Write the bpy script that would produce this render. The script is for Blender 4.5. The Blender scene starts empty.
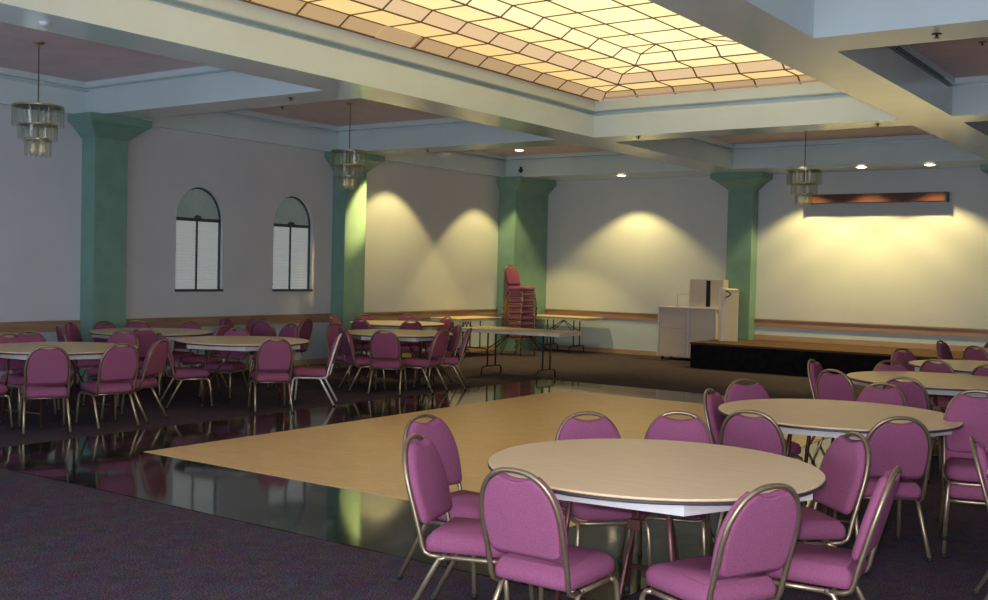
import bpy, bmesh, math, random
from mathutils import Vector, Matrix
random.seed(7)
PI = math.pi
sc = bpy.context.scene
COL = sc.collection

# ------------------------------------------------------------------ materials
def nt(name):
    m = bpy.data.materials.new(name); m.use_nodes = True
    n = m.node_tree.nodes; l = m.node_tree.links
    return m, n, l, n['Principled BSDF']

def mat(name, col, rough=.6, metal=0., spec=.5, noise=None, bump=0., bscale=200., coat=0.):
    """plain procedural surface: a noise varies the colour a little, an optional fine bump"""
    m, n, l, b = nt(name)
    b.inputs['Roughness'].default_value = rough
    b.inputs['Metallic'].default_value = metal
    b.inputs['Specular IOR Level'].default_value = spec
    b.inputs['Coat Weight'].default_value = coat
    tc = n.new('ShaderNodeTexCoord')
    sc_, amt = noise or (6., .06)
    nz = n.new('ShaderNodeTexNoise'); nz.inputs['Scale'].default_value = sc_
    nz.inputs['Detail'].default_value = 3
    l.new(tc.outputs['Object'], nz.inputs['Vector'])
    cr = n.new('ShaderNodeValToRGB')
    c0 = [max(0, c * (1 - amt)) for c in col]; c1 = [min(1, c * (1 + amt)) for c in col]
    cr.color_ramp.elements[0].color = (*c0, 1); cr.color_ramp.elements[0].position = .3
    cr.color_ramp.elements[1].color = (*c1, 1); cr.color_ramp.elements[1].position = .7
    l.new(nz.outputs['Fac'], cr.inputs['Fac']); l.new(cr.outputs['Color'], b.inputs['Base Color'])
    if bump:
        n2 = n.new('ShaderNodeTexNoise'); n2.inputs['Scale'].default_value = bscale
        l.new(tc.outputs['Object'], n2.inputs['Vector'])
        bp = n.new('ShaderNodeBump'); bp.inputs['Strength'].default_value = bump; bp.inputs['Distance'].default_value = .01
        l.new(n2.outputs['Fac'], bp.inputs['Height']); l.new(bp.outputs['Normal'], b.inputs['Normal'])
    return m

def emit(name, col, s, noise=0.):
    m, n, l, b = nt(name)
    b.inputs['Base Color'].default_value = (*[.3 * c for c in col], 1)
    b.inputs['Roughness'].default_value = .35
    b.inputs['Emission Color'].default_value = (*col, 1)
    b.inputs['Emission Strength'].default_value = s
    return m

def wood(name, c0, c1, scale=(1, 12, 12), rough=.4, coat=0.):
    m, n, l, b = nt(name)
    tc = n.new('ShaderNodeTexCoord'); mp = n.new('ShaderNodeMapping'); mp.inputs['Scale'].default_value = scale
    l.new(tc.outputs['Object'], mp.inputs['Vector'])
    nz = n.new('ShaderNodeTexNoise'); nz.inputs['Scale'].default_value = 2.5; nz.inputs['Detail'].default_value = 5
    l.new(mp.outputs['Vector'], nz.inputs['Vector'])
    cr = n.new('ShaderNodeValToRGB')
    cr.color_ramp.elements[0].color = (*c0, 1); cr.color_ramp.elements[0].position = .35
    cr.color_ramp.elements[1].color = (*c1, 1); cr.color_ramp.elements[1].position = .65
    l.new(nz.outputs['Fac'], cr.inputs['Fac']); l.new(cr.outputs['Color'], b.inputs['Base Color'])
    b.inputs['Roughness'].default_value = rough; b.inputs['Coat Weight'].default_value = coat
    return m

def carpet_mat():
    m, n, l, b = nt('carpet')
    tc = n.new('ShaderNodeTexCoord')
    a = n.new('ShaderNodeTexNoise'); a.inputs['Scale'].default_value = 95; a.inputs['Detail'].default_value = 2
    c = n.new('ShaderNodeTexVoronoi'); c.inputs['Scale'].default_value = 14
    for x in (a, c): l.new(tc.outputs['Object'], x.inputs['Vector'])
    cr = n.new('ShaderNodeValToRGB')
    cr.color_ramp.elements[0].position = .38; cr.color_ramp.elements[0].color = (.036, .028, .042, 1)
    cr.color_ramp.elements[1].position = .68; cr.color_ramp.elements[1].color = (.145, .105, .135, 1)
    e = cr.color_ramp.elements.new(.5); e.color = (.074, .056, .077, 1)
    l.new(a.outputs['Fac'], cr.inputs['Fac'])
    mx = n.new('ShaderNodeMixRGB'); mx.blend_type = 'MULTIPLY'; mx.inputs['Fac'].default_value = .35
    l.new(cr.outputs['Color'], mx.inputs['Color1']); l.new(c.outputs['Color'], mx.inputs['Color2'])
    l.new(mx.outputs['Color'], b.inputs['Base Color'])
    b.inputs['Roughness'].default_value = .95; b.inputs['Specular IOR Level'].default_value = .1
    bp = n.new('ShaderNodeBump'); bp.inputs['Strength'].default_value = .4; bp.inputs['Distance'].default_value = .01
    l.new(a.outputs['Fac'], bp.inputs['Height']); l.new(bp.outputs['Normal'], b.inputs['Normal'])
    return m

def parquet_mat():
    m, n, l, b = nt('dance_floor_parquet')
    tc = n.new('ShaderNodeTexCoord')
    br = n.new('ShaderNodeTexBrick'); br.inputs['Scale'].default_value = 2.2
    br.inputs['Color1'].default_value = (.73, .505, .245, 1); br.inputs['Color2'].default_value = (.67, .46, .22, 1)
    br.inputs['Mortar'].default_value = (.56, .39, .20, 1); br.inputs['Mortar Size'].default_value = .006
    br.inputs['Bias'].default_value = 0.
    l.new(tc.outputs['Object'], br.inputs['Vector'])
    mp = n.new('ShaderNodeMapping'); mp.inputs['Scale'].default_value = (3, 30, 1)
    l.new(tc.outputs['Object'], mp.inputs['Vector'])
    nz = n.new('ShaderNodeTexNoise'); nz.inputs['Scale'].default_value = 2; nz.inputs['Detail'].default_value = 4
    l.new(mp.outputs['Vector'], nz.inputs['Vector'])
    mx = n.new('ShaderNodeMixRGB'); mx.blend_type = 'OVERLAY'; mx.inputs['Fac'].default_value = .22
    l.new(br.outputs['Color'], mx.inputs['Color1']); l.new(nz.outputs['Fac'], mx.inputs['Color2'])
    l.new(mx.outputs['Color'], b.inputs['Base Color'])
    b.inputs['Roughness'].default_value = .33; b.inputs['Specular IOR Level'].default_value = .45
    return m

def marble_mat():
    m, n, l, b = nt('dark_polished_marble')
    tc = n.new('ShaderNodeTexCoord')
    nz = n.new('ShaderNodeTexNoise'); nz.inputs['Scale'].default_value = 3.5; nz.inputs['Detail'].default_value = 7
    nz.inputs['Distortion'].default_value = 1.6
    l.new(tc.outputs['Object'], nz.inputs['Vector'])
    cr = n.new('ShaderNodeValToRGB')
    cr.color_ramp.elements[0].position = .42; cr.color_ramp.elements[0].color = (.008, .010, .010, 1)
    cr.color_ramp.elements[1].position = .78; cr.color_ramp.elements[1].color = (.055, .065, .058, 1)
    l.new(nz.outputs['Fac'], cr.inputs['Fac'])
    br = n.new('ShaderNodeTexBrick'); br.inputs['Scale'].default_value = 1.0; br.offset = 0
    br.inputs['Brick Width'].default_value = .35; br.inputs['Row Height'].default_value = .35
    br.inputs['Mortar Size'].default_value = .003
    br.inputs['Color1'].default_value = (1, 1, 1, 1); br.inputs['Color2'].default_value = (.9, .9, .9, 1); br.inputs['Mortar'].default_value = (.4, .4, .4, 1)
    l.new(tc.outputs['Object'], br.inputs['Vector'])
    mx = n.new('ShaderNodeMixRGB'); mx.blend_type = 'MULTIPLY'; mx.inputs['Fac'].default_value = 1
    l.new(cr.outputs['Color'], mx.inputs['Color1']); l.new(br.outputs['Color'], mx.inputs['Color2'])
    l.new(mx.outputs['Color'], b.inputs['Base Color'])
    b.inputs['Roughness'].default_value = .07; b.inputs['Specular IOR Level'].default_value = .75
    n2 = n.new('ShaderNodeTexNoise'); n2.inputs['Scale'].default_value = 2.2
    l.new(tc.outputs['Object'], n2.inputs['Vector'])
    bp = n.new('ShaderNodeBump'); bp.inputs['Strength'].default_value = .06; bp.inputs['Distance'].default_value = .02
    l.new(n2.outputs['Fac'], bp.inputs['Height']); l.new(bp.outputs['Normal'], b.inputs['Normal'])
    return m

def crystal_mat():
    m, n, l, b = nt('cut_glass')
    out = n['Material Output']
    tr = n.new('ShaderNodeBsdfTransparent'); tr.inputs['Color'].default_value = (.93, .94, .90, 1)
    gl = n.new('ShaderNodeBsdfGlossy'); gl.inputs['Roughness'].default_value = .12; gl.inputs['Color'].default_value = (.9, .92, .85, 1)
    df = n.new('ShaderNodeBsdfTranslucent'); df.inputs['Color'].default_value = (.66, .68, .60, 1)
    m1 = n.new('ShaderNodeMixShader'); m1.inputs[0].default_value = .45
    l.new(gl.outputs[0], m1.inputs[1]); l.new(df.outputs[0], m1.inputs[2])
    m2 = n.new('ShaderNodeMixShader'); m2.inputs[0].default_value = .40
    l.new(tr.outputs[0], m2.inputs[1]); l.new(m1.outputs[0], m2.inputs[2])
    l.new(m2.outputs[0], out.inputs['Surface'])
    return m

M = dict(
    wall=mat('painted_wall', (.585, .615, .645), .75, noise=(1.3, .03), bump=.05, bscale=90),
    beam=mat('painted_beam', (.60, .72, .73), .17, spec=.9, noise=(2, .03)),
    ceil=mat('pink_ceiling', (.66, .55, .58), .8, noise=(3, .06)),
    teal=mat('teal_paint', (.18, .33, .27), .3, noise=(4, .08)),
    rail=wood('chair_rail_wood', (.30, .175, .11), (.42, .25, .16), (.6, .6, 8), .45),
    base=wood('baseboard_wood', (.38, .25, .15), (.46, .31, .20), (.6, .6, 8), .5),
    carpet=carpet_mat(), parquet=parquet_mat(), marble=marble_mat(),
    fabric=mat('mauve_fabric', (.275, .083, .160), .85, spec=.2, noise=(160, .16), bump=.15, bscale=420),
    frame=mat('champagne_metal', (.42, .33, .21), .34, .75, noise=(30, .06)),
    dframe=mat('bronze_metal', (.30, .23, .145), .36, .75, noise=(30, .08)),
    glinting=mat('glinting_metal', (.74, .72, .69), .3, .3, noise=(30, .04)),  # frame colour paled to stand in for light reflected off it
    rubber=mat('black_rubber', (.012, .012, .012), .7),
    lamin=wood('beige_laminate', (.70, .52, .31), (.75, .57, .35), (2, 9, 1), .36),
    edge=mat('dark_edge_band', (.055, .045, .05), .4),
    apron=mat('white_apron', (.66, .63, .60), .5),
    tleg=mat('maroon_painted_steel', (.10, .035, .03), .38, .3),
    white=mat('white_board', (.60, .52, .46), .5, noise=(5, .04)),
    cream=mat('cream_panel', (.66, .58, .44), .45, noise=(3, .04)),
    trimw=mat('pale_lilac_edge', (.66, .60, .66), .45),
    black=mat('black_plastic', (.012, .012, .014), .35),
    skirt=mat('black_stage_cloth', (.010, .009, .010), .9, spec=.1, noise=(9, .4)),
    stage=mat('brown_stage_carpet', (.10, .06, .038), .95, spec=.1, noise=(60, .3), bump=.3, bscale=200),
    case=wood('dark_wood_case', (.055, .016, .009), (.095, .026, .013), (1, 10, 10), .38, .15),
    brass=mat('aged_brass', (.45, .36, .18), .35, .8),
    rod=mat('dark_rod', (.11, .085, .06), .5, .4),
    crystal=crystal_mat(),
    gframe=mat('brown_skylight_bar', (.20, .115, .065), .5),
    wframe=mat('dark_window_frame', (.055, .065, .06), .5),
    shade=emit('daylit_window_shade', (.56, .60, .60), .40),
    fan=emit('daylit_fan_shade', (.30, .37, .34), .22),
    top=emit('lit_top_glass', (1., .83, .42), 1.32),  # uneven backlight behind the glass is put into each tier's glow
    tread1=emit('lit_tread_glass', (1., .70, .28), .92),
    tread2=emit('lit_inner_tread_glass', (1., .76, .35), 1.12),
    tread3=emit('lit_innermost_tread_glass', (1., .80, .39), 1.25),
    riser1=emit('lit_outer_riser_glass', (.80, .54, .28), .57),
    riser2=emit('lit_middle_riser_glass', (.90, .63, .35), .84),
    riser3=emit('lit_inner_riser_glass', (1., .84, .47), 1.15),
    dado=mat('pale_blue_paint', (.50, .60, .68), .7, noise=(2, .03)),
    lens=emit('lit_lamp_lens', (1., .78, .50), 6.),
    bulb=emit('glint_bulb', (1., .75, .35), .3),  # unlit bulb, its glints put in as a faint glow
    disc=mat('white_plastic', (.7, .7, .72), .4),
)

# ------------------------------------------------------------------ mesh helpers
class MB:
    def __init__(s): s.bm = bmesh.new()
    def box(s, x0, x1, y0, y1, z0, z1):
        v = [s.bm.verts.new((x, y, z)) for x in (x0, x1) for y in (y0, y1) for z in (z0, z1)]
        for f in ((0, 1, 3, 2), (4, 6, 7, 5), (0, 4, 5, 1), (2, 3, 7, 6), (0, 2, 6, 4), (1, 5, 7, 3)):
            s.bm.faces.new([v[i] for i in f])
        return s
    def tube(s, pts, r, n=8, closed=False, rs=None):
        pts = [Vector(p) for p in pts]; k = len(pts); rings = []
        up = None
        for i, p in enumerate(pts):
            a = pts[(i - 1) % k] if (closed or i) else p
            b = pts[(i + 1) % k] if (closed or i < k - 1) else p
            t = (b - a).normalized()
            if up is None:
                up = t.orthogonal().normalized()
            up = (up - t * up.dot(t)).normalized()
            w = t.cross(up)
            rr = rs[i] if rs else r
            rings.append([s.bm.verts.new(p + (up * math.cos(2 * PI * j / n) + w * math.sin(2 * PI * j / n)) * rr) for j in range(n)])
        m = k if closed else k - 1
        for i in range(m):
            A, B = rings[i], rings[(i + 1) % k]
            for j in range(n):
                s.bm.faces.new((A[j], A[(j + 1) % n], B[(j + 1) % n], B[j]))
        if not closed:
            s.bm.faces.new(rings[0][::-1]); s.bm.faces.new(rings[-1])
        return s
    def lathe(s, prof, n=32, c=(0, 0, 0)):
        rings = []
        for r, z in prof:
            rings.append([s.bm.verts.new((c[0] + r * math.cos(2 * PI * j / n), c[1] + r * math.sin(2 * PI * j / n), c[2] + z)) for j in range(n)])
        for A, B in zip(rings, rings[1:]):
            for j in range(n):
                s.bm.faces.new((A[j], A[(j + 1) % n], B[(j + 1) % n], B[j]))
        s.bm.faces.new(rings[0][::-1]); s.bm.faces.new(rings[-1])
        return s
    def prism(s, poly, z0, z1):
        a = [s.bm.verts.new((x, y, z0)) for x, y in poly]; b = [s.bm.verts.new((x, y, z1)) for x, y in poly]
        s.bm.faces.new(a[::-1]); s.bm.faces.new(b); k = len(poly)
        for i in range(k): s.bm.faces.new((a[i], a[(i + 1) % k], b[(i + 1) % k], b[i]))
        return s
    def rings(s, rs, cap=True):
        """loft closed loops of equal length"""
        R = [[s.bm.verts.new(p) for p in r] for r in rs]; n = len(R[0])
        for A, B in zip(R, R[1:]):
            for j in range(n): s.bm.faces.new((A[j], A[(j + 1) % n], B[(j + 1) % n], B[j]))
        if cap:
            s.bm.faces.new(R[0][::-1]); s.bm.faces.new(R[-1])
        return s
    def face(s, pts):
        s.bm.faces.new([s.bm.verts.new(p) for p in pts]); return s
    def build(s, name, m, parent=None, smooth=False, bevel=0., solid=0.):
        bmesh.ops.recalc_face_normals(s.bm, faces=s.bm.faces)
        me = bpy.data.meshes.new(name); s.bm.to_mesh(me); s.bm.free()
        me.materials.append(m)
        if smooth:
            for p in me.polygons: p.use_smooth = True
        o = bpy.data.objects.new(name, me); COL.objects.link(o)
        if parent: o.parent = parent
        if solid:
            md = o.modifiers.new('thick', 'SOLIDIFY'); md.thickness = solid; md.offset = 0
        if bevel:
            md = o.modifiers.new('bevel', 'BEVEL'); md.width = bevel; md.segments = 2; md.limit_method = 'ANGLE'
        return o

def empty(name, loc=(0, 0, 0), rz=0.):
    o = bpy.data.objects.new(name, None); COL.objects.link(o)
    o.location = loc; o.rotation_euler = (0, 0, rz); o.empty_display_size = .1
    return o
def tag(o, label=None, cat=None, group=None, kind=None):
    if label: o['label'] = label
    if cat: o['category'] = cat
    if group: o['group'] = group
    if kind: o['kind'] = kind
    return o
def struct(o, label=None, cat=None): return tag(o, label, cat, None, 'structure')
def copy_tree(root, depth=0):
    c = root.copy(); COL.objects.link(c)
    for ch in list(root.children):
        d = copy_tree(ch, depth + 1); d.parent = c
    return c

# ------------------------------------------------------------------ the room
HB, HC = 3.59, 4.03           # beam underside, bay ceiling
RX, RY = 14.8, -21.2          # right wall, rear wall
struct(MB().box(-.2, RX + .2, RY - .2, .2, -.12, 0).build('floor', M['carpet']), 'dark purple carpet across the whole hall', 'carpet')

# left wall with two arched openings
def arch(yc, hw, z0, zs, n=16):
    pts = [(yc - hw, z0), (yc + hw, z0)]
    for i in range(n + 1):
        a = PI * i / n
        pts.append((yc + hw * math.cos(a), zs + hw * 1.08 * math.sin(a)))
    return pts
WIN = [(-9.02, .44, 1.24, 2.32), (-7.10, .44, 1.24, 2.32)]
def left_wall():
    bm = bmesh.new(); es = []
    def loop(pts, x=0.):
        vs = [bm.verts.new((x, y, z)) for y, z in pts]
        return vs, [bm.edges.new((vs[i], vs[(i + 1) % len(vs)])) for i in range(len(vs))]
    _, e = loop([(RY, 0), (0, 0), (0, HC), (RY, HC)]); es += e
    holes = []
    for w in WIN:
        vs, e = loop(arch(*w)); es += e; holes.append(vs)
    bmesh.ops.triangle_fill(bm, use_beauty=True, use_dissolve=False, edges=es)
    for vs in holes:     # reveals
        b = [bm.verts.new((-.16, v.co.y, v.co.z)) for v in vs]
        for i in range(len(vs)):
            j = (i + 1) % len(vs); bm.faces.new((vs[i], vs[j], b[j], b[i]))
    # outer skin of the wall
    bmesh.ops.recalc_face_normals(bm, faces=bm.faces)
    me = bpy.data.meshes.new('wall_left'); bm.to_mesh(me); bm.free(); me.materials.append(M['wall'])
    o = bpy.data.objects.new('wall_left', me); COL.objects.link(o); return o
struct(left_wall(), 'long pale wall with two arched windows', 'wall')
struct(MB().box(0, RX, 0, .16, 0, HC).build('wall_back', M['wall']), 'pale end wall behind the stage lit by downlights', 'wall')
struct(MB().box(RX, RX + .16, RY, .16, 0, HC).build('wall_right', M['wall']))
struct(MB().box(-.16, RX + .16, RY - .16, RY, 0, HC).build('wall_front', M['wall']))

# beams of the coffered ceiling
XB = [(4.50, 5.12), (9.37, 9.96)]
YB = [(-6.22, -5.63), (-11.06, -10.47), (-15.90, -15.31), (-20.74, -20.15)]
PX0, PX1, PYB = .12, RX - .12, -1.2
TOPZ = HC + .10; BT = 3.90
beam_lab = ['long ceiling beam along the left edge of the lit skylight', 'long ceiling beam along the right edge of the lit skylight']
for (a, b), lb in zip(XB, beam_lab):
    struct(MB().box(a, b, RY, PYB, HB, BT).box(a + .1, b - .1, RY, PYB, BT + .0005, TOPZ).build('ceiling_beam', M['beam']), lb, 'beam')
seg = [(PX0, 4.50), (5.12, 9.37), (9.96, PX1)]
names = {(0, 0): 'cross beam from the middle left column to the skylight corner', (0, 1): 'cross beam across the far end of the skylight', (0, 2): 'cross beam right of the far skylight corner',
         (1, 0): 'cross beam above the left column nearest the camera', (1, 2): 'nearest cross beam at the upper right'}
for j, (a, b) in enumerate(YB):
    for i, (x0, x1) in enumerate(seg):
        if i == 1 and j == 1: continue
        o = MB().box(x0, x1, a, b, HB, BT).box(x0 - .1, x1 + .1, a + .1, b - .1, BT + .0005, TOPZ).build('ceiling_beam', M['beam'])
        struct(o, names.get((j, i)), 'beam' if (j, i) in names else None)
struct(MB().box(0, RX, PYB, 0, HB, BT).box(0, RX, PYB + .1, 0, BT + .0005, TOPZ).build('ceiling_beam', M['beam']), 'dropped soffit with downlights along the end wall', 'soffit')
struct(MB().box(0, PX0, RY, PYB, HB, BT).box(0, .03, RY, PYB + .1, BT + .0005, TOPZ).build('ceiling_beam', M['beam']), 'shallow perimeter beam along the top of the left wall', 'beam')
struct(MB().box(PX1, RX, RY, PYB, HB, BT).box(RX - .03, RX, RY, PYB + .1, BT + .0005, TOPZ).build('ceiling_beam', M['beam']))

# pink ceilings of the bays and their cornices
bays = []
ys = [(PYB, -5.63), (-6.22, -10.47), (-11.06, -15.31), (-15.90, -20.15)]
for i, (x0, x1) in enumerate(seg):
    for j, (y1, y0) in enumerate(ys):
        if i == 1 and j in (1, 2): continue
        bays.append((x0, x1, y0, y1))
SKY = (5.12, 9.37, -15.31, -6.22)
mb = MB()
for x0, x1, y0, y1 in bays: mb.box(x0 - .02, x1 + .02, y0 - .02, y1 + .02, HC, HC + .08)
struct(mb.build('ceiling', M['ceil']), 'dusky pink ceiling panels inside the beam coffers', 'ceiling')
def cornice(x0, x1, y0, y1, ztop, name):
    m = MB(); d = .012
    def ring(k, z): return [(x0 + k, y0 + k, z), (x1 - k, y0 + k, z), (x1 - k, y1 - k, z), (x0 + k, y1 - k, z)]
    R = [ring(-.095, 3.956), ring(d, 3.956), ring(d + .012, 3.968), ring(d + .012, ztop), ring(-.095, ztop)]
    m.rings(R + [R[0]], cap=False)
    return struct(m.build(name, M['beam']))
k = 1
for b in bays:
    cornice(*b, HC, 'trim_%d' % k); k += 1
cornice(*SKY, 4.105, 'trim_%d' % k)
# lid above the skylight
struct(MB().box(5.0, 9.5, -15.4, -6.1, 4.62, 4.68).build('ceiling', M['ceil']))
struct(MB().box(5.0, 5.12, -15.4, -6.1, TOPZ, 4.62).box(9.37, 9.5, -15.4, -6.1, TOPZ, 4.62).box(5.12, 9.37, -6.22, -6.1, TOPZ, 4.62).box(5.12, 9.37, -15.4, -15.31, TOPZ, 4.62).build('ceiling', M['ceil']))

# ------------------------------------------------------------------ skylight of lit glass
sky = tag(empty('skylight', (7.245, -10.7, 4.1)), 'large stepped skylight of glowing amber glass panels', 'skylight')
sky.location = (0, 0, 0)
NX, NY = 7, 15
SX0, SX1, SY1, SY0 = 5.2, 9.28, -6.15, -15.2
px, py = (SX1 - SX0) / NX, (SY1 - SY0) / NY
ZL = [4.108, 4.215, 4.32, 4.425]
RW = .155
def gp(i, j): return SX0 + px * i, SY1 - py * j
bars = MB()
def quad(mname, mt, pts, shrink=.012):
    c = sum((Vector(p) for p in pts), Vector()) / len(pts)
    q = [Vector(p) + (c - Vector(p)).normalized() * shrink for p in pts]
    m = MB(); n = (q[1] - q[0]).cross(q[2] - q[0]).normalized() * .004
    if n.z < 0: n = -n
    m.rings([[v - n for v in q], [v + n for v in q]], cap=False)
    m.bm.verts.ensure_lookup_table(); V = m.bm.verts; L = len(q)
    m.bm.faces.new([V[i] for i in range(L)][::-1]); m.bm.faces.new([V[i + L] for i in range(L)])
    o = m.build(mname, mt, sky)
    for a, b in zip(pts, pts[1:] + pts[:1]):
        key = tuple(sorted((tuple(round(t, 3) for t in a), tuple(round(t, 3) for t in b))))
        edges.add(key)
    return o
edges = set()
rn = ['outer_riser_panel', 'middle_riser_panel', 'inner_riser_panel']; tn = ['outer_tread_panel', 'middle_tread_panel', 'inner_tread_panel']
slip = None
for i in range(NX):
    for j in range(NY):
        d = [(i, 'L'), (NX - 1 - i, 'R'), (j, 'T'), (NY - 1 - j, 'B')]
        r = min(a for a, _ in d)
        x0, y0 = gp(i, j); x1, y1 = gp(i + 1, j + 1)
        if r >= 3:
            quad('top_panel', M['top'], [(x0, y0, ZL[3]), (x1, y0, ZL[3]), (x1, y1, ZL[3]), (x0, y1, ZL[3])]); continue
        sides = [s for a, s in d if a == r]
        for s in sides:
            L, R, T, B = 'L' in sides, 'R' in sides, 'T' in sides, 'B' in sides
            za, zb = ZL[r], ZL[r + 1]
            # cell edge running along the side, trimmed along the diagonal in corner cells
            if s in 'LR':
                xo, xi = (x0, x1) if s == 'L' else (x1, x0); sg = 1 if s == 'L' else -1
                def P(t, z):
                    ya = y0 - (t if T else 0); yb = y1 + (t if B else 0)
                    return (xo + sg * t, ya, z), (xo + sg * t, yb, z)
                w = px
            else:
                yo = y0 if s == 'T' else y1; sg = -1 if s == 'T' else 1
                def P(t, z):
                    xa = x0 + (t if L else 0); xb = x1 - (t if R else 0)
                    return (xa, yo + sg * t, z), (xb, yo + sg * t, z)
                w = py
            tw = px if (L or R) and (T or B) else w
            a0, b0 = P(0, za); a1, b1 = P(RW, zb); a2, b2 = P(tw, zb)
            if s in 'TB' and (L or R): pass
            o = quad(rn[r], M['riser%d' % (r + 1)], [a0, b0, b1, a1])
            if r == 0 and s == 'L' and j == 7:
                slip = o
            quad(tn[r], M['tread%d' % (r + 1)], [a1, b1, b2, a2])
slip.name = 'slipped_riser_panel'; slip['label'] = 'amber panel slipped out of its frame'
slip.location = (.015, -.075, -.012)
for a, b in edges:
    bars.tube([Vector(a) - Vector((0, 0, .006)), Vector(b) - Vector((0, 0, .006))], .0105, 4)
bars.build('grid_frame', M['gframe'], sky)

# ------------------------------------------------------------------ columns
def column(x0, x1, y0, y1, ex, label):
    """shaft x0..x1, y0..y1; ex = flare on the four sides (x-,x+,y-,y+)"""
    m = MB()
    def r(f, z): return [(x0 - ex[0] * f, y0 - ex[2] * f, z), (x1 + ex[1] * f, y0 - ex[2] * f, z), (x1 + ex[1] * f, y1 + ex[3] * f, z), (x0 - ex[0] * f, y1 + ex[3] * f, z)]
    m.rings([r(0, 0), r(0, 3.30)], cap=True)
    root = struct(m.build('column', M['teal']), label, 'column')
    c = MB(); c.rings([r(0, 3.295), r(.06, 3.295), r(.22, 3.34), r(.52, 3.405), r(.78, 3.46), r(.9, 3.47), r(.92, 3.485), r(1., 3.49), r(1., 3.588)], cap=True)
    c.build('capital', M['teal'], root)
    return root
column(0.005, .30, -11.03, -10.52, (0, .22, .22, .22), 'teal column left of the two arched windows')
column(0.005, .30, -6.20, -5.68, (0, .22, .22, .22), 'teal column right of the arched windows with a lit face')
column(0.005, .42, -1.26, -.005, (0, .20, .12, 0), 'broad teal corner column behind the stacked chairs')
column(4.66, 5.15, -.30, -.005, (.27, .27, .24, 0), 'teal column behind the lectern at the stage edge')
column(9.43, 9.92, -.30, -.005, (.27, .27, .24, 0), 'teal column at the right edge of the photo')

# rails and baseboards
def rail_y(y0, y1, name, z0=.71, z1=.855, m='rail'):
    struct(MB().box(0.002, .028, y0, y1, z0, z1).box(0.002, .042, y0, y1, z1 - .022, z1).build(name, M[m]))
def rail_x(x0, x1, name, z0=.71, z1=.855, m='rail'):
    struct(MB().box(x0, x1, -.028, -.002, z0, z1).box(x0, x1, -.042, -.002, z1 - .022, z1).build(name, M[m]))
k = 30
for a, b in ((RY + .05, -11.035), (-10.515, -6.205), (-5.675, -1.265)):
    rail_y(a, b, 'trim_%d' % k); k += 1
    struct(MB().box(.001, .006, a, b, .096, .709).build('wall_left', M['dado']))
    struct(MB().box(.002, .02, a, b, 0.001, .095).build('baseboard_left', M['base']))
for a, b, z in ((.425, 4.655, 0), (5.155, 9.425, .46), (9.925, RX - .05, .46)):
    rail_x(a, b, 'trim_%d' % k); k += 1
    struct(MB().box(a, b, -.006, -.001, z + .096, .709).build('wall_back', M['dado']))
    struct(MB().box(a, b, -.02, -.002, z + .001, z + .095).build('baseboard_back', M['base']))

# ------------------------------------------------------------------ windows
for n, (yc, hw, z0, zs) in enumerate(WIN, 1):
    w = struct(empty('window_%d' % n), 'arched window nearer the camera with drawn pleated shades' if n == 1 else 'arched window beside the lit column with drawn pleated shades', 'window')
    xw = -.085
    outer = arch(yc, hw, z0, zs, 20); t = .022
    inner = [(yc - hw + t, z0 + t), (yc + hw - t, z0 + t)] + [(yc + (hw - t) * math.cos(PI * i / 20), zs + (hw - t) * 1.08 * math.sin(PI * i / 20)) for i in range(21)]
    m = MB(); m.rings([[(xw - .03, y, z) for y, z in outer], [(xw + .03, y, z) for y, z in outer], [(xw + .03, y, z) for y, z in inner], [(xw - .03, y, z) for y, z in inner], [(xw - .03, y, z) for y, z in outer]], cap=False)
    fr = m.build('window_frame', M['wframe'], w)
    MB().box(xw - .02, xw + .028, yc - hw + .01, yc + hw - .01, zs - .035, zs + .012).build('transom', M['wframe'], w)
    MB().box(xw - .02, xw + .024, yc - .010, yc + .010, z0 + .02, zs - .03).build('mullion', M['wframe'], w)
    MB().box(-.12, .02, yc - hw - .01, yc + hw + .01, z0 - .005, z0 + .03).build('window_sill', M['wframe'], w)
    for s in (-1, 1):      # two pleated shades
        m = MB(); a, b = (yc - hw + .025, yc - .014) if s < 0 else (yc + .014, yc + hw - .025)
        N = 44; zz0, zz1 = z0 + .02, zs - .03
        pr = [(xw - .004 + (.008 if q % 2 else 0), zz0 + (zz1 - zz0) * q / N) for q in range(N + 1)]
        for (xa, za), (xb, zb) in zip(pr, pr[1:]): m.face([(xa, a, za), (xa, b, za), (xb, b, zb), (xb, a, zb)])
        m.build('pleated_shade', M['shade'], w, solid=.002)
    m = MB(); N = 40       # fan shade
    rad = []
    for q in range(N + 1):
        a = PI * q / N; rr = hw - .02
        rad.append((xw + (.012 if q % 2 else -.004), yc + rr * math.cos(a), zs + rr * 1.08 * math.sin(a)))
    for A, B in zip(rad, rad[1:]): m.face([(xw + .004, yc, zs + .01), A, B])
    m.build('fan_shade', M['fan'], w, solid=.002)
    MB().lathe([(.0, -.03), (.05, -.028), (.06, 0), (.045, .035), (.0, .05)], 12, (xw + .03, yc, zs + .01)).build('fan_knot', M['wframe'], w)
    # outside backing of the wall
    struct(MB().box(-.2, -.165, yc - .7, yc + .7, .9, 3.1).build('wall_left', M['wall']))

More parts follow.
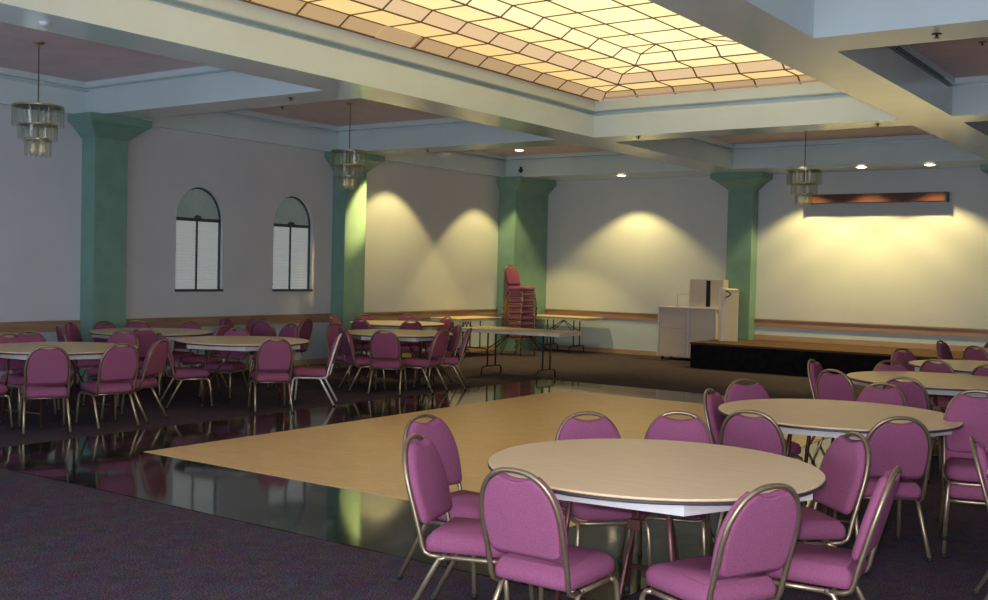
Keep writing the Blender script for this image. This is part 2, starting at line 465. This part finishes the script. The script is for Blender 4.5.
# ------------------------------------------------------------------ dance floor
DX0, DX1, DY0, DY1 = 5.12, 9.40, -13.82, -6.88
BX0, BX1, BY0, BY1 = 4.05, 10.40, -15.0, -5.75
m = MB()
m.prism([(BX0, BY0), (BX1, BY0), (BX1, DY0), (BX0, DY0)], .0005, .006).prism([(BX0, DY1), (BX1, DY1), (BX1, BY1), (BX0, BY1)], .0005, .006)
m.prism([(BX0, DY0), (DX0, DY0), (DX0, DY1), (BX0, DY1)], .0005, .006).prism([(DX1, DY0), (BX1, DY0), (BX1, DY1), (DX1, DY1)], .0005, .006)
struct(m.build('floor_border', M['marble']), 'dark polished marble border around the dance floor', 'floor')
struct(MB().box(DX0, DX1, DY0, DY1, .0005, .009).build('dance_floor', M['parquet']), 'light wooden dance floor in the middle of the hall', 'floor')

# ------------------------------------------------------------------ banquet chair
def ellarc(cx, cz, rx, rz, a0, a1, n, e=1.):
    f = lambda t: math.copysign(abs(t) ** e, t)
    return [(cx + rx * f(math.cos(a0 + (a1 - a0) * i / n)), cz + rz * f(math.sin(a0 + (a1 - a0) * i / n))) for i in range(n + 1)]
SE = .84      # the arch of the back has square shoulders
def yb(z): return -.186 - .132 * (z - .38) / .46
def make_chair(fr, lg, suffix=''):
    root = empty('banquet_chair')
    # seat cushion: rounded slab, fuller at the front
    def seat_ring(ins, z):
        pts = []
        for cx, cy, r, a0 in ((.205 - .085, .235 - .085, .085, 0), (-.205 + .085, .235 - .085, .085, PI / 2), (-.195 + .04, -.185 + .04, .04, PI), (.195 - .04, -.185 + .04, .04, 1.5 * PI)):
            rr = max(.01, r - ins)
            for q in range(6):
                a = a0 + PI / 2 * q / 5
                pts.append((cx + rr * math.cos(a), cy + rr * math.sin(a), z + .006 * (cy > 0)))
        return pts
    m = MB()
    m.rings([seat_ring(.02, .350), seat_ring(.004, .357), seat_ring(0, .380), seat_ring(.002, .402), seat_ring(.014, .422), seat_ring(.04, .434), seat_ring(.075, .440)])
    m.build('seat', M['fabric'], root, smooth=True)
    # back cushion: arch cut by the handle opening
    def back_outline(ins):
        rx, rz, zc = .198 - ins, .252 - ins, .600
        zt = .830 - ins * .6
        a = math.asin(min(1, (zt - zc) / rz) ** (1 / SE))
        pts = [(x, z) for x, z in ellarc(0, zc, rx, rz, 0, a, 14, SE)]
        xe = pts[-1][0]
        pts += [(xe * (1 - 2 * q / 8), zt - .018 * math.sin(PI * q / 8)) for q in range(1, 8)]
        pts += [(x, z) for x, z in ellarc(0, zc, rx, rz, PI - a, PI, 14, SE)]
        zb = .470 + ins; xb = .190 - ins
        pts += ellarc(-xb + .035, zb + .035, .035, .035, PI, 1.5 * PI, 4) + ellarc(xb - .035, zb + .035, .035, .035, 1.5 * PI, 2 * PI, 4)
        return pts
    m = MB()
    m.rings([[(x, yb(z) + dy, z) for x, z in back_outline(ins)] for ins, dy in ((.034, -.0125), (.022, -.012), (.018, -.009), (.017, -.002), (.015, .010), (.004, .014), (0, .022), (.002, .034), (.012, .046), (.030, .052))])
    m.build('back_cushion', M['fabric'], root, smooth=True)
    # one bent tube: rails, uprights and arch
    half = [(.186, -.09, .334), (.187, -.150, .336), (.189, -.178, .350), (.191, -.190, .378)]
    half += [(.193, yb(z), z) for z in (.44, .50, .56)]
    arcp = [(x, yb(z), z) for x, z in ellarc(0, .60, .194, .248, 0, PI / 2, 14, SE)]
    right = half + arcp
    path = right + [(-x, y, z) for x, y, z in right[-2::-1]]
    MB().tube(path, .0118, 8).build('back_frame', fr, root, smooth=True)
    # seat frame: loop under the cushion
    loop = [(.186, -.12, .334), (.186, .13, .336), (.176, .180, .336), (.14, .198, .336), (-.14, .198, .336), (-.176, .180, .336), (-.186, .13, .336), (-.186, -.12, .334)]
    MB().tube(loop, .0115, 8).tube([(.186, -.10, .334), (-.186, -.10, .334)], .009, 6).build('seat_frame', lg, root, smooth=True)
    for s in (1, -1):
        a = MB().tube([(s * .178, .165, .334), (s * .187, .198, .328), (s * .192, .212, .305), (s * .197, .222, .22), (s * .206, .240, .014)], .0125, 8).build('leg', lg, root, smooth=True)
        MB().lathe([(.015, 0), (.016, .012), (.014, .026)], 10, (s * .206, .241, 0)).build('glide', M['rubber'], a, smooth=True)
        a = MB().tube([(s * .186, -.07, .334), (s * .188, -.105, .324), (s * .192, -.135, .27), (s * .206, -.275, .014)], .0125, 8).build('leg', lg, root, smooth=True)
        MB().lathe([(.015, 0), (.016, .012), (.014, .026)], 10, (s * .206, -.277, 0)).build('glide', M['rubber'], a, smooth=True)
    return root
proto = make_chair(M['dframe'], M['frame'])
proto_used = [False]
glint_proto = make_chair(M['glinting'], M['glinting'])
def chair(bx, by, deg, label, group, src=None, z=0.):
    """(bx, by): floor point under the top of the back; deg: direction the chair faces"""
    th = math.radians(deg); fx, fy = math.cos(th), math.sin(th)
    if src is not None: o = src
    elif not proto_used[0]: o = proto; proto_used[0] = True
    else: o = copy_tree(proto)
    o.location = (bx + .31 * fx, by + .31 * fy, z); o.rotation_euler = (0, 0, th - PI / 2)
    return tag(o, label, 'chair', group)
GN, GR, GL, GW, GT = 'chairs around the nearest round table', 'chairs around the right hand tables', 'chairs around the left hand front row of tables', 'chairs along the left wall tables', 'stacked chairs'
near = [
 (9.70, -15.72, 18, 'mauve chair seen edge-on at the left of the nearest table, front one of the pair'),
 (9.27, -15.12, -3, 'mauve chair at the left of the nearest table, half hidden behind the edge-on chair'),
 (10.55, -16.12, 90, 'mauve chair seen from behind, in front of the nearest table at its left'),
 (11.47, -15.72, 156, 'mauve chair seen from behind, in front of the nearest table at its right'),
 (11.74, -15.00, 187, 'mauve chair seen in profile right of the nearest table, facing left'),
 (11.30, -14.10, 226, 'mauve chair at the right of the nearest table, front in view behind the profile chair'),
 (9.87, -14.38, -43, 'mauve chair across the nearest table, left one of two facing the camera'),
 (10.25, -13.97, -70, 'mauve chair across the nearest table, right one of two facing the camera')]
for a in near: chair(*a, GN)
right = [
 (10.53, -13.59, 95, 'mauve chair seen from behind between the two nearest round tables'),
 (11.30, -13.22, 124, 'mauve chair seen from behind with clear legs, right of the second table'),
 (11.54, -12.33, -74, 'lower chair of the two stacked mauve chairs at the right edge, pale front legs showing'),
 (11.82, -13.84, 12, 'dark edge-on chair cut by the right edge of the photo'),
 (9.86, -12.67, 8, 'mauve chair narrow in view at the left end of the second table'),
 (9.76, -11.78, -39, 'mauve chair facing the camera just beyond the left of the second table'),
 (10.64, -11.19, -95, 'mauve chair front on behind the second table, half hidden beside another back'),
 (10.62, -10.53, 92, 'mauve chair back towards the third table, behind the second table'),
 (9.44, -9.31, 2, 'mauve chair narrow in view at the left end of the third table'),
 (9.96, -10.29, 72, 'mauve chair seen from behind at the left of the third table'),
 (10.03, -8.76, -50, 'mauve chair facing the camera beyond the third table, before the stage'),
 (10.33, -8.20, 75, 'dark mauve chair back between the third and fourth tables'),
 (9.61, -6.72, -30, 'reddish chair before the black stage front beyond the fourth table'),
 (9.53, -4.49, -8, 'narrow reddish chair rising before the blue wainscot at the far right'),
 (10.88, -8.43, 85, 'chair back cut by the right edge between the third and fourth tables'),
 (10.12, -5.32, 60, 'dark chair back before the farthest table at the right edge'),
 (10.05, -3.55, -60, 'reddish chair beyond the farthest table at the right edge')]
for a in right: chair(*a, GR)
chair(11.54, -12.33, -74, 'upper chair of the two stacked mauve chairs at the right edge', GR, z=.106)
left = [
 (3.74, -13.86, 153, 'dark wine chair seen from behind before the leftmost front table, legs clear'),
 (3.88, -13.16, 170, 'dark wine chair seen from behind at the right front of the leftmost table'),
 (3.66, -12.52, 205, 'dark wine chair in profile facing left, right of the leftmost front table'),
 (2.98, -14.42, 95, 'wine chair cut by the left edge of the photo, only seat and legs showing'),
 (2.05, -13.25, 0, 'wine chair at the far left edge beyond the leftmost front table'),
 (1.78, -12.86, -20, 'dark chair back beyond the leftmost front table, second from the left edge'),
 (2.12, -11.86, -62, 'reddish chair facing the camera in the gap right of the leftmost front table'),
 (2.78, -11.86, 64, 'wine chair in three quarter profile facing right, left of the middle table'),
 (4.10, -11.33, 146, 'wine chair seen from behind before the middle table'),
 (2.45, -10.42, -70, 'reddish chair front just showing above the far edge of the middle table'),
 (2.10, -9.15, -95, 'reddish chair facing the camera right of the middle table, beyond the bright framed one'),
 (3.02, -9.12, 62, 'wine chair in profile facing right, left of the table by the lit column'),
 (3.82, -9.18, 121, 'wine chair seen from behind before the table by the lit column'),
 (2.32, -8.52, -5, 'wine chair low behind the left rim of the table by the lit column'),
 (2.28, -6.78, 140, 'dark chair beyond the right half of the table by the lit column'),
 (1.52, -7.12, 92, 'dark chair back beyond the left half of the table by the lit column'),
 (4.13, -8.34, 190, 'wine chair seen from behind at the right of the table by the lit column'),
 (3.55, -7.25, 235, 'wine chair showing its front near the long folding table, bright handle slot'),
 (4.08, -7.68, 212, 'wine chair edge-on with pale legs, the one nearest the long folding table')]
for a in left: chair(*a, GL)
chair(4.02, -10.22, 218, 'wine chair in profile with reflected light coloured into its bright silver frame, right of the middle table', GL, src=glint_proto)
wallc = [
 (1.00, -11.98, 70, 'dark chair before the wall table left of the nearest teal column'),
 (.42, -11.46, 35, 'chair with tall rounded back left of the nearest teal column'),
 (.38, -10.92, 0, 'small chair back seen against the foot of the nearest teal column'),
 (.42, -10.42, -35, 'chair against the wall just right of the nearest teal column'),
 (1.88, -11.42, 140, 'dark chair behind the profile chair of the leftmost table'),
 (.88, -9.88, -75, 'chair facing the camera below the nearer arched window, left one of two'),
 (1.95, -10.22, 200, 'dark chair below the nearer arched window, right one of two overlapping'),
 (.38, -8.85, 20, 'narrow chair against the wall below and between the two arched windows'),
 (.38, -8.20, -25, 'chair against the wall left below the second arched window'),
 (1.30, -8.95, 110, 'dark chair overlapping the one left below the second arched window'),
 (1.18, -7.92, 195, 'dark chair below the second arched window at its right side'),
 (.62, -6.78, 20, 'dark chair just left of the foot of the lit column'),
 (.50, -5.90, -30, 'red chair at the foot of the lit column'),
 (.72, -4.98, -60, 'red chair beyond the farthest left table, below the lit wall'),
 (1.75, -5.18, -110, 'dark chair with bright handle at the right of the farthest left table')]
for a in wallc: chair(*a, GW)
# the stack in the corner: every chair of it
ordn = ['bottom chair', 'second chair from the bottom', 'third chair from the bottom', 'fourth chair from the bottom', 'middle chair', 'fourth chair from the top', 'third chair from the top', 'second chair from the top', 'topmost chair']
for q in range(9):
    chair(.80 + .003 * q, -2.0, -8, ordn[q] + ' of the tall red stack by the corner column', GT, z=.114 * q)

# ------------------------------------------------------------------ round tables
def make_table():
    root = empty('round_table')
    Z = .762; R = .772
    MB().lathe([(0.001, Z - .012), (R - .004, Z - .012), (R, Z - .008), (R, Z - .003), (R - .004, Z), (.001, Z)], 72).build('tabletop', M['lamin'], root)
    MB().lathe([(R - .03, Z - .026), (R - .002, Z - .026), (R + .002, Z - .022), (R + .002, Z - .013), (R - .03, Z - .013)], 72).build('edge_band', M['edge'], root)
    # hexagonal apron
    def hexr(r, z): return [(r * math.cos(PI / 3 * i), r * math.sin(PI / 3 * i), z) for i in range(6)]
    MB().rings([hexr(.735, Z - .013), hexr(.735, Z - .078), hexr(.71, Z - .078), hexr(.71, Z - .013), hexr(.735, Z - .013)], cap=False).build('apron', M['apron'], root)
    MB().lathe([(.001, Z - .03), (.69, Z - .03), (.69, Z - .014), (.001, Z - .014)], 6).build('underside_board', M['lamin'], root)
    for s in (1, -1):
        for t in (1, -1):
            l = MB().tube([(t * .22, s * .42, Z - .03), (t * .25, s * .43, .45), (t * .29, s * .45, .02)], .0135, 8).build('leg', M['tleg'], root, smooth=True)
            MB().lathe([(.016, 0), (.018, .01), (.015, .03)], 10, (t * .29, s * .45, 0)).build('foot', M['rubber'], l, smooth=True)
        MB().tube([(-.28, s * .445, .14), (.28, s * .445, .14)], .012, 8).build('crossbar', M['tleg'], root, smooth=True)
        MB().tube([(-.22, s * .42, Z - .06), (.22, s * .42, Z - .06)], .012, 8).build('top_rail', M['tleg'], root, smooth=True)
        MB().tube([(0, s * .43, .14), (0, s * .30, .40), (0, s * .10, Z - .07)], .010, 8).box(-.03, .03, s * .22 - .015, s * .22 + .015, .50, .545).build('leg_brace', M['tleg'], root)
    return root
T0 = make_table(); tu = [False]
def table(x, y, deg, label, group):
    o = T0 if not tu[0] else copy_tree(T0)
    tu[0] = True
    o.location = (x, y, 0); o.rotation_euler = (0, 0, math.radians(deg)); return tag(o, label, 'table', group)
GA, GB = 'round tables on the right', 'round tables on the left'
table(10.69, -15.17, 6.5, 'nearest round table with beige top and white apron, ringed by mauve chairs', GA)
table(10.72, -12.56, 10, 'second round beige table just beyond the nearest one', GA)
table(10.62, -9.43, 15, 'third round beige table on the right, behind two overlapping mauve backs', GA)
table(10.64, -7.33, 30, 'fourth round beige table on the right, in front of the stage', GA)
table(10.61, -4.56, 30, 'farthest round table at the right edge, only its left tip showing', GA)
table(12.72, -14.1, 30, 'round table beyond the right edge with only a sliver of rim showing', GA)
table(2.92, -13.22, 8, 'leftmost round table with tan top in the front row', GB)
table(3.18, -10.98, -40, 'middle round tan table of the left front row, below the arched windows', GB)
table(3.22, -8.22, -30, 'round tan table in front of the lit teal column', GB)
table(.93, -13.10, 0, 'round table against the left wall at the far left edge', GB)
table(1.24, -10.80, 0, 'round tan table at the foot of the nearest teal column', GB)
table(1.50, -6.20, 0, 'farthest round table on the left, bright top below the lit wall', GB)

# ------------------------------------------------------------------ folding tables
def folding(x, y, L, W, rz, label, group='long folding tables'):
    root = tag(empty('folding_table', (x, y, 0), rz), label, 'table', group)
    Z = .74
    MB().box(-L / 2, L / 2, -W / 2, W / 2, Z - .018, Z).build('tabletop', M['lamin'], root, bevel=.004)
    MB().box(-L / 2 + .01, L / 2 - .01, -W / 2 + .01, -W / 2 + .03, Z - .06, Z - .0185).box(-L / 2 + .01, L / 2 - .01, W / 2 - .03, W / 2 - .01, Z - .06, Z - .0185).box(-L / 2 + .01, -L / 2 + .03, -W / 2 + .031, W / 2 - .031, Z - .06, Z - .0185).box(L / 2 - .03, L / 2 - .01, -W / 2 + .031, W / 2 - .031, Z - .06, Z - .0185).build('apron', M['apron'], root)
    for s in (-1, 1):
        xl = s * (L / 2 - .42)
        pts = [(xl, -.30, 0.012), (xl, -.295, .10), (xl, -.25, .14), (xl, .25, .14), (xl, .295, .10), (xl, .30, .012)]
        MB().tube(pts, .0125, 8).tube([(xl, -.12, .14), (xl, -.12, Z - .02)], .0125, 8).tube([(xl, .12, .14), (xl, .12, Z - .02)], .0125, 8).build('leg_frame', M['black'], root, smooth=True)
        MB().tube([(xl, -.12, .42), (xl - s * .38, 0, Z - .04)], .008, 6).tube([(xl, .12, .42), (xl - s * .38, 0, Z - .04)], .008, 6).build('leg_brace', M['black'], root, smooth=True)
        for t in (-1, 1):
            MB().lathe([(.015, 0), (.016, .01), (.014, .025)], 8, (xl, t * .30, 0)).build('foot', M['rubber'], root)
    return root
folding(3.54, -5.66, 1.83, .76, math.radians(4), 'long folding table with tan top standing before the chair stack')
folding(1.20, -.52, 1.48, .76, 0, 'long folding table against the end wall right of the stack')
folding(.50, -2.95, 1.40, .70, PI / 2, 'long folding table against the left wall beside the chair stack')

# ------------------------------------------------------------------ stage, cabinet, lectern, screen case
SXL, SYF, SH = 4.70, -1.90, .455
st = tag(empty('stage'), 'low stage with brown carpet top and black front along the end wall', 'stage')
poly = [(SXL, SYF), (RX - .3, SYF), (RX - .3, -.03), (9.96, -.03), (9.96, -.34), (9.39, -.34), (9.39, -.03), (5.19, -.03), (5.19, -.34), (SXL, -.34)]
MB().prism(poly, SH - .035, SH).build('stage_deck', M['stage'], st)
MB().box(SXL + .01, RX - .31, SYF + .01, SYF + .04, .002, SH - .036).build('front_skirt', M['skirt'], st)
MB().box(SXL + .01, SXL + .04, SYF + .045, -.35, .002, SH - .036).build('side_skirt', M['skirt'], st)

cab = tag(empty('media_cabinet', (3.43, -.65, 0)), 'white media cabinet on castors left of the stage', 'cabinet')
W, D, H0, H1 = 1.22, .54, .075, 1.035
MB().box(0.02, W - .02, .012, D, H0 + .02, H1 - .03).build('body', M['white'], cab)
MB().box(-.01, W + .01, -.012, D + .01, H1 - .029, H1).build('worktop', M['trimw'], cab, bevel=.004)
MB().box(0, .035, -.008, .011, H0, H1 - .03).build('side_post', M['trimw'], cab)
MB().box(W * .51, W * .51 + .04, -.008, .011, H0, H1 - .03).build('centre_post', M['trimw'], cab)
MB().box(W - .035, W, -.008, .011, H0, H1 - .03).build('side_post', M['trimw'], cab)
dr = MB().box(.045, W * .5, -.004, .011, H1 - .42, H1 - .05).build('drawer', M['white'], cab, bevel=.003)
MB().box(.05, W * .5, -.006, .011, H1 - .455, H1 - .43).build('drawer_rail', M['trimw'], cab)
MB().box(.045, W * .5, -.004, .011, H0 + .03, H1 - .465).build('door', M['white'], cab, bevel=.003)
MB().box(W * .51 + .05, W - .045, -.004, .011, H0 + .03, H1 - .05).build('door', M['white'], cab, bevel=.003)
MB().box(0, W, 0, D, H0, H0 + .0195).build('bottom_board', M['trimw'], cab)
for cx in (.08, W - .08):
    for cy in (.08, D - .08):
        MB().tube([(cx - .015, cy, .03), (cx + .015, cy, .03)], .03, 12).box(cx - .02, cx + .02, cy - .006, cy + .006, .05, H0 - .001).build('castor', M['rubber'], cab)

bx = tag(empty('equipment_box', (4.05, -.585, 1.0365)), 'pale box with a black vertical slot standing on the media cabinet', 'box')
MB().box(0, .335, 0, .24, 0, .54).build('left_panel', M['white'], bx, bevel=.004)
MB().box(.336, .43, .02, .24, .02, .52).build('slot', M['black'], bx)
MB().box(.431, .69, 0, .24, 0, .54).build('right_panel', M['cream'], bx, bevel=.004)
MB().box(.336, .43, .0, .019, .521, .54).box(.336, .43, .0, .019, 0, .019).build('slot_frame', M['white'], bx)

wf = MB().tube([(3.74, -.45, 1.0385), (3.74, -.45, 1.27), (3.96, -.45, 1.285)], .006, 6).box(3.70, 3.78, -.49, -.41, 1.036, 1.042).build('wire_stand', M['frame'])
tag(wf, 'thin wire stand bent over the left half of the media cabinet', 'stand')

lec = tag(empty('lectern', (4.97, -1.20, SH + .001), math.radians(30)), 'cream lectern with a pale left edge standing on the stage corner', 'lectern')
MB().box(.065, .315, 0.0, .34, 0, .93).build('front_panel', M['cream'], lec, bevel=.006)
MB().box(.0, .063, -.02, .36, 0, .975).build('side_panel', M['trimw'], lec, bevel=.005)
m = MB(); m.rings([[(.064, -.005, .931), (.317, -.005, .931), (.317, .345, .931), (.064, .345, .931)], [(.064, -.005, .945), (.317, -.005, .945), (.317, .345, .965), (.064, .345, .965)]])
m.build('reading_top', M['cream'], lec)
pth = [(.10, -.026 - .03 * math.sin(PI * i / 10), .93 - .09 * i / 10 + .0) for i in range(11)]
pth = [(.09 + .07 * math.sin(PI * i / 10), -.035, .92 - .11 * i / 10) for i in range(11)]
MB().tube([(.09, 0.002, .92)] + pth + [(.09, .002, .81)], .012, 8).build('handle', M['black'], lec, smooth=True)

sc_case = tag(empty('screen_case', (6.10, 0, 3.015)), 'long dark brown projection screen case on the end wall', 'screen case')
MB().box(0.03, 2.45, -.24, -.003, 0, .155).build('case', M['case'], sc_case, bevel=.006)
MB().box(2.451, 2.48, -.25, -.003, -.004, .16).build('end_cap', M['black'], sc_case)
MB().box(0, .029, -.25, -.003, -.004, .16).build('end_cap', M['black'], sc_case)
tag(MB().tube([(3.05, -.8, .008), (3.2, -.86, .008), (3.4, -.82, .008), (3.6, -.9, .008), (3.75, -.85, .008)], .008, 6).build('floor_cable', M['black'], smooth=True), 'black cable lying on the carpet under the media cabinet', 'cable')

# ------------------------------------------------------------------ chandeliers
def chandelier(x, y, label):
    r = tag(empty('chandelier', (x, y, HC)), label, 'chandelier', 'tiered glass chandeliers')
    MB().lathe([(.001, -.035), (.03, -.033), (.06, -.012), (.065, -.001), (.001, -.0005)], 20).build('canopy', M['brass'], r, smooth=True)
    MB().tube([(0, 0, -.03), (0, 0, -1.20)], .007, 6).build('rod', M['rod'], r)
    for rad, za, zb in ((.262, -.70, -.93), (.196, -.90, -1.078), (.130, -1.06, -1.25)):
        b = MB().lathe([(rad - .012, za - .012), (rad + .006, za - .012), (rad + .006, za + .006), (rad - .012, za + .006), (rad - .012, za - .012)], 28)
        b.tube([(-rad, 0, za), (rad, 0, za)], .005, 5).tube([(0, -rad, za), (0, rad, za)], .005, 5)
        t = b.build('tier_band', M['brass'], r)
        m = MB(); n = int(rad * 120)
        for i in range(n):
            a0 = 2 * PI * (i + .06) / n; a1 = 2 * PI * (i + .94) / n; am = (a0 + a1) / 2
            P = lambda a, rr, z: (rr * math.cos(a), rr * math.sin(a), z)
            for (u, ru), (v, rv) in (((a0, rad), (am, rad + .008)), ((am, rad + .008), (a1, rad))):
                m.face([P(u, ru, za - .013), P(v, rv, za - .013), P(v, rv, zb + .02), P(u, ru, zb + .02)])
                m.face([P(u, ru, zb + .02), P(v, rv, zb + .02), P(am, rad + .002, zb)])
        m.build('crystal_strips', M['crystal'], t)
    for i in range(5):
        a = 2 * PI * i / 5
        MB().lathe([(.001, 0), (.018, .012), (.02, .03), (.008, .06), (.008, .09), (.001, .09)], 10, (.06 * math.cos(a), .06 * math.sin(a), -1.20)).build('bulb', M['bulb'], r, smooth=True)
    return r
chandelier(2.01, -12.92, 'tiered glass chandelier at the far left, in front of the bare wall')
chandelier(2.13, -8.09, 'tiered glass chandelier hanging in front of the middle left column')
chandelier(7.09, -3.02, 'tiered glass chandelier hanging before the left end of the screen case')

# ------------------------------------------------------------------ downlights, sprinklers and the rest of the ceiling
def spot(x, y, z, energy, size, blend, tgt=None, col=(1, .77, .28), rad=.04):
    L = bpy.data.lights.new('downlight_beam', 'SPOT'); L.energy = energy; L.spot_size = math.radians(size); L.spot_blend = blend
    L.color = col; L.shadow_soft_size = rad
    o = bpy.data.objects.new('downlight_beam', L); COL.objects.link(o); o.location = (x, y, z)
    d = Vector(tgt) - Vector((x, y, z)) if tgt else Vector((0, 0, -1))
    o.rotation_euler = d.to_track_quat('-Z', 'Y').to_euler()
def downlight(x, y, z, label, energy, size, blend, tgt=None, col=(1, .77, .28)):
    r = tag(empty('downlight', (x, y, z)), label, 'downlight', 'recessed ceiling downlights')
    MB().lathe([(.085, -.006), (.11, -.006), (.115, -.001), (.085, -.001), (.085, -.006)], 24).build('trim_ring', M['disc'], r)
    MB().lathe([(.001, -.022), (.05, -.020), (.084, -.009), (.084, -.001), (.001, -.001)], 24).build('lens', M['lens'], r)
    spot(x, y, z - .04, energy, size, blend, tgt, col)
EB, EL = 190, 260
for x, y, lb in ((2.62, -.80, 'lit downlight in the soffit left of the lectern'), (6.26, -.76, 'lit downlight in the soffit beside the chandelier, left one of three above the screen case'),
                 (7.29, -.76, 'lit downlight in the soffit, middle one of three above the screen case'), (8.42, -.76, 'lit downlight in the soffit, right one of three above the screen case')):
    downlight(x, y, HB, lb, EB, 108, .35)
for x, y, lb in ((.88, -4.78, 'downlight hidden behind the beam, washing the left lit wall'), (1.02, -2.05, 'lit downlight in the pink ceiling of the far left corner bay')):
    downlight(x, y, HC, lb, EL, 88, .25)

downlight(1.15, -5.0, HC, 'downlight hidden behind the beam, aimed at the lit column', 1500, 25, .7, (.3, -5.70, 2.72), (1., .64, .22))
def sprinkler(x, y, z, label):
    r = tag(empty('sprinkler', (x, y, z)), label, 'sprinkler', 'ceiling sprinklers')
    MB().lathe([(.001, -.006), (.035, -.006), (.04, -.0005), (.001, -.0005)], 14).build('escutcheon', M['black'], r)
    MB().tube([(0, 0, -.006), (0, 0, -.03)], .01, 6).lathe([(.001, -.034), (.025, -.033), (.025, -.03), (.001, -.03)], 10).build('head', M['black'], r)
for a in ((10.84, -10.76, HB, 'sprinkler under the nearest cross beam at the upper right'), (9.02, -5.91, HB, 'sprinkler under the far skylight beam at its right end'),
          (5.72, -6.0, HB, 'sprinkler under the far skylight beam at its left corner'), (3.77, -10.85, HB, 'sprinkler under the cross beam left of the skylight'),
          (.95, -8.3, HC, 'sprinkler in the pink ceiling above the arched windows'), (10.65, -8.14, HC, 'sprinkler in the pink ceiling at the right edge'),
          (1.86, -5.95, HB, 'sprinkler under the beam right of the middle chandelier')): sprinkler(*a)
cm = tag(empty('security_camera', (.5, -1.21, 3.74)), 'small black dome camera above the corner column', 'camera')
MB().lathe([(.001, -.07), (.035, -.055), (.055, -.02), (.055, 0), (.001, .0)], 16).build('dome', M['black'], cm, smooth=True)
MB().box(-.03, .03, .0, .009, -.02, .06).build('bracket', M['black'], cm)
dt = tag(empty('glint_disc', (4.82, -14.62, HB)), 'small white detector added for a bluish glint under the long beam at the upper left', 'disc')  # disc put in place of a bluish glint on the beam
MB().lathe([(.001, -.03), (.025, -.03), (.04, -.015), (.045, -.0005), (.001, -.0005)], 18).build('cover', M['disc'], dt, smooth=True)
sl = tag(empty('slot_vent'), 'dark twin slot air vent along the top of the right hand beam', 'vent')
for dx, dz in ((0, 0), (.016, .016)):
    MB().box(9.985 + dx, 9.995 + dx, -8.75, -7.80, 3.915 + dz, 3.925 + dz).box(9.985 + dx, 9.995 + dx, -7.74, -6.82, 3.915 + dz, 3.925 + dz).build('slot', M['black'], sl)

# ------------------------------------------------------------------ added fill and camera flash
def area(name, loc, rot, sx, sy, e, col):
    L = bpy.data.lights.new(name, 'AREA'); L.shape = 'RECTANGLE'; L.size = sx; L.size_y = sy; L.energy = e; L.color = col
    o = bpy.data.objects.new(name, L); COL.objects.link(o); o.location = loc; o.rotation_euler = rot
    return o
# added daylight-blue fill behind the photographer, tilted up to lift the ceiling
area('cool_fill', (7.0, RY + .1, 1.7), (math.radians(122), 0, 0), 12, 2.4, 480, (.64, .80, 1.))
# the camera's own flash
fl = bpy.data.lights.new('camera_flash', 'POINT'); fl.energy = 540; fl.color = (.95, .94, 1.03); fl.shadow_soft_size = .03
fo = bpy.data.objects.new('camera_flash', fl); COL.objects.link(fo); fo.location = (12.96, -19.80, 1.75)

w = bpy.data.worlds.new('World'); sc.world = w; w.use_nodes = True
w.node_tree.nodes['Background'].inputs[0].default_value = (.5, .6, .8, 1); w.node_tree.nodes['Background'].inputs[1].default_value = .3

# ------------------------------------------------------------------ camera
cd = bpy.data.cameras.new('Camera'); cam = bpy.data.objects.new('Camera', cd); COL.objects.link(cam)
F = 1082.8
cd.sensor_fit = 'HORIZONTAL'; cd.sensor_width = 36; cd.lens = F / 988 * 36; cd.clip_start = .05; cd.clip_end = 200
yaw, pitch, roll = map(math.radians, (35.2153, -1.5521, 1.3297))
fwd = Vector((-math.sin(yaw) * math.cos(pitch), math.cos(yaw) * math.cos(pitch), math.sin(pitch)))
rt = Vector((math.cos(yaw), math.sin(yaw), 0)); up = rt.cross(fwd)
r2 = rt * math.cos(roll) + up * math.sin(roll); u2 = up * math.cos(roll) - rt * math.sin(roll)
mw = Matrix((r2, u2, -fwd)).transposed().to_4x4(); mw.translation = (12.976, -19.732, 1.65)
cam.matrix_world = mw
sc.camera = cam
sc.view_settings.view_transform = 'Standard'; sc.view_settings.look = 'None'
sc.view_settings.gamma = 1; sc.view_settings.use_curve_mapping = False
sc.view_settings.exposure = 0.0
